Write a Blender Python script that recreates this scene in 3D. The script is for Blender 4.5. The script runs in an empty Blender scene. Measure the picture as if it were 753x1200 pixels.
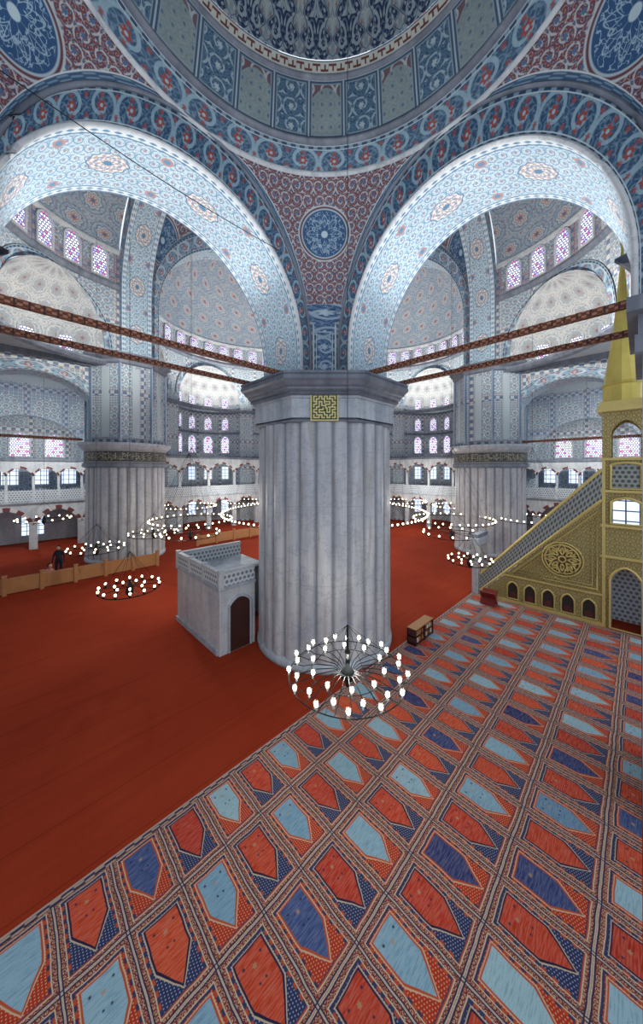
import bpy, math, random
from mathutils import Vector, Matrix
random.seed(4)
pi=math.pi
D=bpy.data; SC=bpy.context.scene; COL=SC.collection
CZ=6.2
def lin(v):
    v/=255.0
    return v/12.92 if v<=.04045 else ((v+.055)/1.055)**2.4
def C(r,g,b): return (lin(r),lin(g),lin(b),1.0)
# ------------------------------------------------------------ node DSL
NT=None
class E:
    def __init__(s,k): s.k=k
    def __add__(a,b): return MA('ADD',a,b)
    def __radd__(a,b): return MA('ADD',b,a)
    def __sub__(a,b): return MA('SUBTRACT',a,b)
    def __rsub__(a,b): return MA('SUBTRACT',b,a)
    def __mul__(a,b): return MA('MULTIPLY',a,b)
    def __rmul__(a,b): return MA('MULTIPLY',b,a)
    def __truediv__(a,b): return MA('DIVIDE',a,b)
def setin(i,v):
    if isinstance(v,E): NT.links.new(v.k,i)
    else: i.default_value=v
def MA(op,a,b=None,c=None,clamp=False):
    n=NT.nodes.new('ShaderNodeMath'); n.operation=op; n.use_clamp=clamp
    setin(n.inputs[0],a)
    if b is not None: setin(n.inputs[1],b)
    if c is not None: setin(n.inputs[2],c)
    return E(n.outputs[0])
def fl(a): return MA('FLOOR',a)
def fr(a): return MA('FRACT',a)
def ab(a): return MA('ABSOLUTE',a)
def sn(a): return MA('SINE',a)
def cs(a): return MA('COSINE',a)
def mx(a,b): return MA('MAXIMUM',a,b)
def mn(a,b): return MA('MINIMUM',a,b)
def gt(a,e,w=.06): return MA('MULTIPLY_ADD',a-e,1.0/w,.5,True)
def lt(a,e,w=.06): return MA('MULTIPLY_ADD',a-e,-1.0/w,.5,True)
def hyp(a,b): return MA('SQRT',a*a+b*b)
def at2(a,b): return MA('ARCTAN2',a,b)
def mod2(a): return MA('FLOORED_MODULO',a,2.0)
def mix(f,a,b):
    n=NT.nodes.new('ShaderNodeMix'); n.data_type='RGBA'
    setin(n.inputs[0],f)
    for i,v in ((6,a),(7,b)):
        if isinstance(v,E): NT.links.new(v.k,n.inputs[i])
        else: n.inputs[i].default_value=v
    return E(n.outputs[2])
def uvs(name='UVMap'):
    n=NT.nodes.new('ShaderNodeUVMap'); n.uv_map=name
    s=NT.nodes.new('ShaderNodeSeparateXYZ'); NT.links.new(n.outputs[0],s.inputs[0])
    return E(s.outputs[0]),E(s.outputs[1])
def objc():
    n=NT.nodes.new('ShaderNodeTexCoord'); s=NT.nodes.new('ShaderNodeSeparateXYZ'); NT.links.new(n.outputs['Object'],s.inputs[0])
    return [E(s.outputs[i]) for i in range(3)]
def comb(x,y,z=0.0):
    n=NT.nodes.new('ShaderNodeCombineXYZ')
    for i,v in enumerate((x,y,z)): setin(n.inputs[i],v)
    return E(n.outputs[0])
def noise(vec,sc=1.0,det=2.0,rough=.5):
    n=NT.nodes.new('ShaderNodeTexNoise'); NT.links.new(vec.k,n.inputs['Vector'])
    n.inputs['Scale'].default_value=sc; n.inputs['Detail'].default_value=det; n.inputs['Roughness'].default_value=rough
    return E(n.outputs[0])
def white(vec):
    n=NT.nodes.new('ShaderNodeTexWhiteNoise'); n.noise_dimensions='2D'; NT.links.new(vec.k,n.inputs['Vector']); return E(n.outputs[0])
def finish(col,rough=.7,metal=0.0,emis=None,es=0.0,bump=None,bs=.3,bd=.02,spec=.3):
    b=NT.nodes['Principled BSDF']
    setin(b.inputs['Base Color'],col)
    setin(b.inputs['Roughness'],rough); setin(b.inputs['Metallic'],metal)
    b.inputs['Specular IOR Level'].default_value=spec
    if emis is not None:
        setin(b.inputs['Emission Color'],emis); setin(b.inputs['Emission Strength'],es)
    if bump is not None:
        n=NT.nodes.new('ShaderNodeBump'); n.inputs['Strength'].default_value=bs; n.inputs['Distance'].default_value=bd
        NT.links.new(bump.k,n.inputs['Height']); NT.links.new(n.outputs[0],b.inputs['Normal'])
def begin(name):
    global NT
    m=D.materials.new(name); m.use_nodes=True; NT=m.node_tree
    return m
def ara(u,v):
    iu=fl(u); iv=fl(v); a=u-iu-.5; b=v-iv-.5
    par=mod2(iu+iv)*2.0-1.0
    r=hyp(a,b); th=at2(b,a*par)
    line=gt(sn(th+r*17.0),.62,.3)
    leaf=gt(sn(th*5.0+r*9.0)*sn(r*23.0),.5,.3)
    fw=lt(r-cs(th*6.0)*.035,.13,.03)
    return line,leaf,fw,r,th
def plain(name,col,rough=.7,metal=0.0,var=.15,sc=3.0,spec=.3):
    m=begin(name); x,y,z=objc(); n=noise(comb(x,y,z),sc,3.0)
    dark=tuple(c*(1-var) for c in col[:3])+(1,); lite=tuple(min(1,c*(1+var)) for c in col[:3])+(1,)
    finish(mix(n,dark,lite),rough,metal,spec=spec); return m
MT={}
def m_soffit(name,W,k=1.0):
    m=begin(name); u,v=uvs()
    wob=noise(comb(u,v),3.0,2.0)*.12
    line,leaf,fw,r,th=ara(u*(3.7*k)+wob,v*(3.7*k)+wob)
    l2,f2,w2,_,_=ara(u*(9.3*k)+.3,v*(9.3*k)+.2)
    n=noise(comb(u,v),.8,4.0)
    col=mix(n,C(160,184,198),C(212,222,226))
    col=mix(l2*.5,col,C(100,144,172))
    col=mix(line*.7,col,C(66,116,154))
    col=mix(leaf*.6,col,C(98,146,172))
    col=mix(fw*.7,col,C(150,104,110))
    P=2.3/k; a=fr(u/P)-.5; b=(v-W/2.0)/P
    ai=at2(b,a); rr=hyp(a,b*1.45)
    sc=rr-cs(ai*12.0)*.01
    col=mix(lt(sc,.205,.01),col,C(72,118,152))
    col=mix(lt(sc,.188,.01),col,C(206,210,208))
    col=mix(lt(sc,.188,.01)*gt(sn(ai*10.0)*sn(rr*90.0),.0,.4)*.7,col,C(150,110,112))
    col=mix(lt(ab(sc-.12),.012,.01)*.7,col,C(86,126,160))
    col=mix(lt(sc,.05,.01),col,C(80,122,154))
    a2=fr(u/P+.5)-.5; r2=hyp(a2,(ab(v-W/2.0)-W*.3)/P*1.2); col=mix(lt(r2,.06,.01),col,C(170,130,128)); col=mix(lt(r2,.035,.01),col,C(90,132,162))
    e=mn(v,W-v)
    sb=gt(sn(u*(26.0*k))*.5+sn(e*70.0)*.5,.2,.3)
    col=mix(lt(e,.2/k,.01),col,mix(sb,C(196,206,212),C(86,126,156)))
    col=mix(lt(ab(e-.2/k),.015,.01),col,C(80,120,150))
    col=mix(lt(e,.04,.01),col,C(92,122,150))
    finish(col,.5); return m
def m_band(name,su=1.1,base=C(62,98,128),flower=C(140,66,60),lt_=C(140,168,182)):
    m=begin(name); u,v=uvs()
    line,leaf,fw,r,th=ara(u*su,v)
    n=noise(comb(u,v),2.0,3.0)
    col=mix(n,base,tuple(min(1,c*1.4) for c in base[:3])+(1,))
    l2,f2,w2,_,_=ara(u*su*3.0,v*3.0)
    l3,f3,w3,_,_=ara(u*su*2.0+.5,v*2.0)
    col=mix(l2*.5,col,C(108,138,158))
    col=mix(l3*.4,col,C(124,150,166))
    col=mix(leaf*.6,col,C(34,54,84))
    col=mix(line*.75,col,lt_)
    col=mix(w3*.8,col,flower)
    col=mix(fw,col,flower)
    col=mix(lt(r,.05,.02),col,lt_)
    e=mn(v,1.0-v)
    col=mix(lt(e,.13,.01),col,C(44,66,92))
    col=mix(lt(e,.13,.01)*gt(sn(u*24.0),.2,.3),col,C(110,138,156))
    col=mix(lt(ab(e-.13),.013,.01),col,C(174,186,192))
    col=mix(lt(e,.03,.01),col,C(160,174,182))
    finish(col,.5); return m
def m_pend():
    m=begin('tile_pendentive'); u,v=uvs(); s,t=uvs('UVNorm')
    line,leaf,fw,r,th=ara(u*3.1,v*3.1)
    l2,f2,w2,_,_=ara(u*7.7+.4,v*7.7)
    col=mix(l2*.75,C(116,48,40),C(140,150,156))
    col=mix(f2*.7,col,C(46,72,104))
    col=mix(line*.8,col,C(168,178,182)); col=mix(leaf*.85,col,C(44,72,106)); col=mix(fw,col,C(64,96,132))
    b=v-1.95; rr=hyp(u,b*1.12); an=at2(b,u)
    col=mix(lt(rr,.80,.02),col,C(160,174,182)); col=mix(lt(rr,.76,.02),col,C(90,54,58)); col=mix(lt(rr,.71,.02),col,C(150,168,180))
    col=mix(lt(rr,.67,.02),col,C(36,72,112))
    w=noise(comb(u*3.0,v*2.2),3.0,2.0)
    st=lt(ab(w-.5),.02,.02)
    star=mx(lt(ab(rr-.42-cs(an*8.0)*.1),.016,.02),lt(ab(rr-.3+cs(an*8.0)*.1),.016,.02))
    star=mx(star,lt(ab(sn(an*4.0)),.06,.05)*lt(rr,.5,.02)); 
    col=mix(lt(rr,.63,.02)*mx(st*gt(rr,.2,.02),star)*.8,col,C(150,176,192))
    col=mix(lt(rr,.1,.02),col,C(160,180,190))
    e=mn(s,1.0-s)
    edge=mn(e*4.5, (1.0-t)*3.0)
    eb=gt(sn(edge*60.0)*sn(v*14.0),.1,.3)
    col=mix(lt(edge,.30,.02),col,mix(eb*.6,C(48,76,106),C(120,148,168))); col=mix(lt(ab(edge-.30),.02,.02),col,C(180,190,194))
    finish(col,.5); return m
def m_drum(NP=26):
    m=begin('tile_drum_panels'); u,v=uvs()
    i=fl(u); f=u-i-.5; par=mod2(i)
    line,leaf,fw,r,th=ara(f*2.0+.5,v*3.0)
    l2,f2,w2,_,_=ara(f*6.0,v*9.0)
    A=mix(line,C(66,96,122),C(146,166,178)); A=mix(leaf*.8,A,C(40,60,90)); A=mix(l2*.4,A,C(120,148,164)); A=mix(fw,A,C(160,176,184))
    B=mix(noise(comb(u,v),2.0,3.0),C(112,130,136),C(146,160,162))
    l5,f5,w5,_,_=ara(f*4.0,v*5.0+.5)
    B=mix(l5*.4,B,C(90,116,140)); B=mix(w5*.9,B,C(64,92,130)); B=mix(f5*.5,B,C(130,128,96))
    top=v+ab(f)*ab(f)*1.2
    B=mix(gt(top,.88,.01),B,mix(line,C(104,84,92),C(160,172,178)))
    col=mix(par,A,B)
    e=mn(.5-ab(f),mn(v,1.0-v)*1.4)
    col=mix(lt(e,.1,.01),col,C(130,148,160)); col=mix(lt(e,.07,.01),col,C(60,84,108)); col=mix(lt(e,.02,.01),col,C(160,172,180))
    finish(col,.5); return m
def m_meander():
    m=begin('tile_meander'); u,v=uvs()
    g=v
    a=gt(sn(u*15.0),0.0,.2)
    q=lt(ab(g-.5-(a-.5)*.4),.09,.03)
    q=mx(q,lt(ab(fr(u*4.8)-.5),.1,.05)*lt(ab(g-.5),.25,.03))
    col=mix(q,C(176,180,174),C(96,56,54))
    col=mix(lt(mn(v,1.0-v),.08,.02),col,C(60,84,110))
    finish(col,.5); return m
def m_dome():
    m=begin('tile_dome_flames'); u,v=uvs()
    f=fr(u)-.5; vv=v*2.6
    g=fr(vv)
    shape=MA('SQRT',mx(1.0-g,0.0))*.42*(1.0+cs(g*25.0)*.22)
    ins=lt(ab(f)-shape,0.0,.03)
    line,leaf,fw,r,th=ara(u*2.0,vv*2.2)
    l2,f2,w2,_,_=ara(u*4.0,vv*4.4)
    A=mix(mx(line,leaf),C(36,52,86),C(150,164,170)); A=mix(l2*.45,A,C(130,150,164))
    B=mix(line*.5,C(160,170,170),C(100,122,146)); B=mix(l2*.5,B,C(110,134,156)); B=mix(w2*.8,B,C(130,100,90))
    col=mix(ins,B,A); rim=lt(ab(ab(f)-shape-.03),.012,.015)
    col=mix(rim,col,C(40,60,96))
    finish(col,.5); return m
def m_tilewall(name,a=C(136,148,158),b=C(194,200,200),red=C(156,110,100),k=1.0,blue=C(84,112,144)):
    m=begin(name); u,v=uvs()
    U=u*(1.9*k);V=v*(1.9*k)
    n=noise(comb(u,v),.6,3.0)
    fu=fr(U*2.0)-.5; fv=fr(V*2.0)-.5
    r=hyp(fu,fv); th=at2(fv,fu)
    star=lt(r-cs(th*8.0)*.06,.34,.05); star2=lt(r-cs(th*4.0)*.05,.14,.04)
    col=mix(n,a,b)
    col=mix(star*.75,col,blue); col=mix(star2,col,C(196,200,202))
    col=mix(lt(r,.06,.03),col,red)
    grid=mx(gt(ab(fu),.46,.03),gt(ab(fv),.46,.03))
    col=mix(grid*.6,col,C(206,208,210))
    pu=ab(fr(u/2.4)-.5); pv=ab(fr(v/3.2)-.5)
    # blind arch drawn in tile inside each panel, floral filling
    q=(fr(v/3.2)-.5)+pu*pu*1.6
    ins=lt(q,.33,.01)*lt(pu,.36,.01)*gt(fr(v/3.2),.12,.01)
    l2,f2,w2,_,_=ara(u*2.1,v*2.1)
    fill=mix(l2,mix(n,C(112,138,160),C(150,168,178)),C(206,210,208)); fill=mix(w2,fill,red); fill=mix(f2*.6,fill,blue)
    col=mix(ins*.85,col,fill)
    bd=mx(gt(pu,.44,.01),gt(pv,.45,.01))
    col=mix(bd*.85,col,mix(gt(sn(u*12.0)*sn(v*12.0),.0,.2),blue,b))
    col=mix(mx(lt(ab(pu-.435),.006,.004),lt(ab(pv-.445),.005,.004))*.8,col,red)
    finish(col,.55); return m
def m_semidome(name,base1,base2,amt=1.0,k=1.0):
    m=begin(name); u,v=uvs()
    n=noise(comb(u,v),.5,3.0); col=mix(n,base1,base2)
    l2,f2,w2,_,_=ara(u*2.1*k,v*2.1*k); col=mix(l2*.6*amt,col,C(92,126,156)); col=mix(f2*.45*amt,col,C(150,112,108)); col=mix(w2*.7*amt,col,C(150,90,84))
    P=1.75/k; iu=fl(v/P); a=fr(u/P+mod2(iu)*.5)-.5; b=fr(v/P)-.5
    r=hyp(a,b); th=at2(b,a)
    col=mix(lt(ab(r-.44),.02,.02)*.6*amt,col,C(80,116,152))
    col=mix(lt(r-cs(th*8.0)*.03,.32,.02)*amt*.8,col,C(90,126,158))
    col=mix(lt(r-cs(th*8.0)*.03,.27,.02)*amt*.8,col,C(200,196,188))
    col=mix(lt(ab(r-.2-cs(th*8.0)*.03),.02,.02)*amt*.8,col,C(100,130,156))
    col=mix(lt(r-cs(th*8.0)*.05,.13,.02)*amt*.8,col,C(158,100,92))
    col=mix(lt(r,.06,.02)*amt,col,C(80,110,150))
    finish(col,.55); return m
def m_marble(name,k=1.0,flut=False,c1=C(120,132,148),c2=C(196,204,212)):
    m=begin(name); x,y,z=objc()
    n=noise(comb(x,y,z*.35),1.3,6.0,.62); n2=noise(comb(x*3.0,y*3.0,z*.3),1.2,4.0,.6)
    f=MA('MULTIPLY_ADD',n*.55+n2*.45,2.2,-.6,True)
    col=mix(f,c1,c2)
    vein=lt(ab(noise(comb(x,y,z*1.5),.9,6.0,.7)-.5),.012,.02)
    col=mix(vein*.3,col,C(96,106,122))
    if flut:
        u,v=uvs(); j=fr(z/2.4+fl(u/5.0)*.3); col=mix(lt(j,.006,.004)*.35,col,C(92,98,110))
        rd=ab(fr(u)-.5); col=mix(gt(rd,.38,.16)*.5,col,C(82,90,108));  # shade of the grooves between flutes painted into the colour
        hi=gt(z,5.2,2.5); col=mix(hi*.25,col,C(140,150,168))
        st=gt(noise(comb(x*4.0,y*4.0,z*.3),1.5,4.0),.6,.1); col=mix(st*.35,col,C(138,124,110))
    finish(col,.45,bump=n2,bs=.15); return m
def m_carpet():
    m=begin('carpet_prayer_niches'); x0,y0,z=objc()
    wx=noise(comb(x0,y0),2.0,2.0); wy=noise(comb(y0,x0),2.3,2.0)
    x=x0+(wx-.5)*.05; y=y0+(wy-.5)*.05
    U=(x+7.135)/.69; V=(y*-1.0-2.35)/1.1
    i=fl(U); j=fl(V); fu=U-i-.5; fv=V-j
    au=ab(fu)
    par=mod2(i+j)
    h=white(comb(i,j)); h2=white(comb(j,i))
    nz=noise(comb(x,y),90.0,2.0); nb=noise(comb(x*1.0,y*1.0),2.5,3.0); streak=noise(comb(x*6.0,y*60.0),1.0,2.0)
    navy=gt(h,.66,.01)*(1.0-par)
    red=mix(h,C(214,82,44),C(186,48,28)); lb=mix(h,C(156,194,206),C(88,146,184)); nv=mix(h2,C(26,46,106),C(50,84,140))
    field=mix(par,lb,red); field=mix(navy,field,nv)
    field=mix(gt(streak,.55,.3)*.22,field,C(196,180,164))
    field=mix(lt(streak,.42,.2)*.28,field,C(40,22,26))
    isred=par
    wv=noise(comb(x,y),14.0,3.0)
    du=fr(fu*20.0)-.5; dv=fr(fv*32.0+mod2(fl(fu*20.0))*.5)-.5
    dot=lt(hyp(du,dv),.22,.12)
    sp=mix(isred,C(178,52,30),C(36,52,96))
    sp=mix(dot*.75,sp,mix(isred,C(210,180,140),C(170,176,180)))
    bu=fr(V*9.0)-.5; ev=mn(fv,1.0-fv)
    lb2,le2,fw2,_,_=ara(x*17.0,y*17.0)
    bord=mix(lb2,C(140,52,34),C(200,182,156))
    bord=mix(le2*.8,bord,C(46,58,92)); bord=mix(fw2,bord,C(206,160,104))
    bord=mix(gt(wv,.57,.1)*.5,bord,C(120,42,30))
    col=bord
    inn=lt(au,.385,.008)*gt(fv,.085,.006)*lt(fv,.93,.006)
    inl=lt(au,.402,.006)*gt(fv,.073,.005)*lt(fv,.942,.005)
    col=mix(inl,col,C(200,184,160)); 
    ring=mix(lt(ab(bu),.25,.1),C(50,58,92),C(184,78,46))
    col=mix(inn,col,ring)
    in2=lt(au,.345,.008)*gt(fv,.11,.006)*lt(fv,.905,.006)
    col=mix(in2,col,sp)
    niche=lt(au,.275,.01)*gt(fv,.145,.008)*lt((fv-.56)/.29+au/.275,1.0,.03)
    niche_o=lt(au,.305,.01)*gt(fv,.13,.008)*lt((fv-.575)/.305+au/.305,1.0,.03)
    niche_p=lt(au,.325,.01)*gt(fv,.12,.008)*lt((fv-.585)/.315+au/.325,1.0,.03)
    col=mix(niche_p*.85,col,C(206,186,156))
    col=mix(niche_o,col,C(184,80,46)); col=mix(niche_o*isred,col,C(28,34,66))
    col=mix(niche,col,field)
    rr=hyp(fu,(fv-.3)*1.6); an=at2((fv-.3)*1.6,fu)
    mot=lt(rr-cs(an*6.0)*.012,.034,.02)*niche
    col=mix(mot*gt(h2,.35,.02)*.8,col,C(176,146,112))
    rr2=hyp(ab(fu)-.17,(fv-.24)*1.6); col=mix(lt(rr2,.022,.02)*niche*gt(h2,.4,.02),col,C(56,46,70))
    rr3=hyp(ab(fu-.02)-.06,(fv-.45)*1.6); col=mix(lt(rr3,.018,.02)*niche*gt(h2,.5,.02),col,C(40,40,70))
    g=mx(lt(ab(au-.492),.008,.006),lt(ab(ev-.008),.006,.004))
    col=mix(g*.85,col,C(196,182,164))
    g2=mx(lt(ab(au-.475),.010,.006),lt(ab(ev-.022),.007,.004))
    col=mix(g2,col,C(40,44,78))
    ed=y0*-1.0-2.31
    eb=mix(gt(sn(x*24.0)*sn(y*90.0),.1,.3),C(44,48,80),C(176,152,134))
    col=mix(lt(ed,.1,.01),col,eb); col=mix(lt(ed,.03,.01),col,C(180,160,150))
    col=mix(gt(nz,.5,.5)*.36,col,mix(.5,col,C(44,24,20)))
    col=mix(nb*.14,col,C(90,74,66))
    finish(col,.95,bump=nz,bs=.4,bd=.01,spec=.1); return m
def m_redcarpet():
    m=begin('carpet_red'); x,y,z=objc()
    n=noise(comb(x,y),.35,3.0); n2=noise(comb(x,y),60.0,2.0); n3=noise(comb(x*.4,y*5.0),1.0,3.0)
    col=mix(n,C(138,42,20),C(178,70,40))
    col=mix(n3*.4,col,C(92,24,12)); col=mix(gt(n2,.5,.5)*.3,col,C(92,22,12))
    seam=lt(fr(y/1.1),.02,.01); col=mix(seam*.35,col,C(74,18,10))
    finish(col,.95,bump=n2,bs=.4,bd=.01,spec=.1); return m
def m_gold(name='gilded_marble_carving',c1=C(104,90,54),c2=C(226,206,134),k=1.0):
    m=begin(name); u,v=uvs()
    line,leaf,fw,r,th=ara(u*7.0*k,v*7.0*k); l2,f2,w2,_,_=ara(u*15.0*k,v*15.0*k)
    p=mx(mx(line,leaf*.8),l2*.6)
    n=noise(comb(u,v),1.5,3.0)
    col=mix(p,c1,c2); col=mix(fw,col,C(232,216,160)); col=mix(n*.3,col,C(136,134,112))
    finish(col,.35,.2,bump=p,bs=.9,bd=.03); return m
def m_lattice(name,c1,c2,k=5.0):
    m=begin(name); u,v=uvs()
    row=fl(v*k); a=fr(u*k+mod2(row)*.5)-.5; b=fr(v*k)-.5
    r=hyp(a,b); col=mix(lt(r,.34,.06),c1,c2); col=mix(lt(ab(r-.2),.03,.03)*.7,col,c1)
    finish(col,.5); return m
def m_window(name,tint,es,k=7.0):
    m=begin(name); u,v=uvs()
    row=fl(v*k); a=fr(u*k+mod2(row)*.5)-.5; b=fr(v*k)-.5; r=hyp(a,b)
    h=white(comb(fl(u*k+mod2(row)*.5),row))
    col=mix(gt(h,.6,.02),C(225,228,240),tint); col=mix(gt(h,.88,.02),col,C(190,90,150))
    col=mix(gt(r,.4,.06),col,C(70,62,110))
    finish(C(30,30,40),.3,emis=col,es=es); return m
def m_pane(name,es=1.6):
    m=begin(name); u,v=uvs()
    g=mx(gt(ab(fr(u*2.6)-.5),.44,.02),gt(ab(fr(v*2.6)-.5),.44,.02))
    col=mix(g,C(205,222,250),C(34,40,66))
    finish(C(20,22,30),.3,emis=col,es=es); return m
def m_beam():
    m=begin('painted_beam'); u,v=uvs()
    a=fr(u*5.0)-.5; p=gt(sn(u*40.0)*sn(v*60.0),0.1,.3)
    col=mix(p,C(96,48,36),C(150,108,84)); col=mix(gt(ab(a),.42,.03),col,C(60,36,38))
    finish(col,.6); return m
def m_vouss():
    m=begin('striped_voussoirs'); u,v=uvs()
    col=mix(gt(fr(u),.5,.04),C(196,196,194),C(112,60,62)); finish(col,.6); return m
def m_inscr():
    m=begin('inscription_band'); u,v=uvs()
    w=noise(comb(u*2.2,v*3.5),2.6,2.0); st=lt(ab(w-.5),.03,.02)*lt(ab(v-.5),.34,.02)
    ver=lt(ab(fr(u*2.6+noise(comb(u,0.0),2.0)*2.0)-.5),.04,.03)*lt(ab(v-.55),.26,.02)
    col=mix(mx(st,ver)*.85,C(26,36,52),C(170,166,140)); e=mn(v,1.0-v)
    col=mix(lt(e,.1,.02),col,C(130,132,128)); finish(col,.5); return m
W_=2.1
MT['soff']=m_soffit('tile_arch_soffit',W_)
MT['soff_big']=m_soffit('tile_great_arch_soffit',1.8,.7)
MT['band']=m_band('tile_blue_band',1.1,C(52,80,106))
MT['archiv']=m_band('tile_archivolt',1.5,C(42,70,98))
MT['archbig']=m_band('tile_great_archivolt',.7,C(110,136,158),C(140,90,88),C(178,190,198))
MT['panelblue']=m_band('tile_pier_panel',1.6,C(44,72,112),C(150,166,180),C(150,172,188))
MT['pend']=m_pend(); MT['drum']=m_drum(); MT['mean']=m_meander(); MT['dome']=m_dome()
MT['tile']=m_tilewall('tile_wall'); MT['tileblue']=m_tilewall('tile_wall_blue',C(110,130,152),C(160,174,186))
MT['tilep']=m_tilewall('tile_pier_cladding',C(112,130,146),C(166,176,182),C(146,98,94),1.6,C(66,96,130))
MT['tilered']=m_tilewall('tile_wall_red',C(128,104,112),C(150,150,160),C(150,60,56),1.3)
MT['semi']=m_semidome('painted_semidome',C(128,152,170),C(180,190,194))
MT['semiw']=m_semidome('painted_half_dome',C(190,198,202),C(222,222,216),.6,1.3)
MT['plaster']=plain('pale_plaster',C(176,186,192),.7)
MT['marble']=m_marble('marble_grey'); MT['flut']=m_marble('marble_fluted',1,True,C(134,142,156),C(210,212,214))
MT['marblew']=m_marble('marble_pale',1,False,C(150,160,170),C(214,218,220))
MT['marbled']=m_marble('marble_dark',1,False,C(70,78,92),C(134,142,156))
MT['carpet']=m_carpet(); MT['redc']=m_redcarpet()
MT['gold']=m_gold(); MT['goldp']=plain('gilding_plain',C(196,178,112),.35,.2)
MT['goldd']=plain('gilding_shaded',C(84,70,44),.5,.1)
MT['spire']=plain('gilded_spire',C(190,174,92),.35,.25,.3,2.0)
MT['lat']=m_lattice('marble_lattice',C(146,152,150),C(52,58,60),6.0)
MT['latw']=m_lattice('pierced_marble',C(196,204,210),C(84,96,112),6.0)
MT['win']=m_window('stained_glass',C(170,160,225),1.7,6.0); MT['winw']=m_window('pale_stained_glass',C(220,225,250),2.0,6.0)
MT['pane']=m_pane('daylight_pane')
MT['beam']=m_beam(); MT['vous']=m_vouss(); MT['insc']=m_inscr()
MT['wood']=plain('honey_wood',C(168,120,78),.5); MT['woodd']=plain('dark_wood',C(62,34,30),.5); MT['woodr']=plain('red_wood',C(110,30,28),.5)
MT['iron']=plain('black_iron',C(28,32,36),.4,.6); MT['white']=plain('white_paper',C(210,212,214),.7)
MT['green']=plain('green_tile',C(24,66,58),.4); MT['gilt']=plain('gilt_letters',C(206,194,130),.4)
MT['shadow']=plain('painted_recess_shade',C(48,40,40),.8); MT['nichered']=plain('dull_red_recess',C(84,40,38),.8)  # first one is flat dark paint for the shade inside a recess
MT['cloth']=plain('dark_cloth',C(36,36,46),.9); MT['cloth2']=plain('rose_cloth',C(176,120,116),.9); MT['skin']=plain('skin',C(196,150,124),.6); MT['hair']=plain('hair',C(34,26,24),.7)
m=begin('lamp_light'); finish(C(255,250,240),.4,emis=C(255,240,210),es=30.0); MT['bulb']=m
m=begin('lamp_light_distant'); finish(C(255,244,225),.4,emis=C(255,234,196),es=9.0); MT['bulbf']=m
m=begin('clear_glass'); finish(C(190,205,215),.15); NT.nodes['Principled BSDF'].inputs['Alpha'].default_value=.22; MT['glass']=m
def warp(p):
    x,y,z=p
    s=min(max((y-1.7)/16.0,0),1); w=1 if x<0 else max(0,1-x/18.0)
    return (x-2.2*s*w,y,z)
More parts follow.
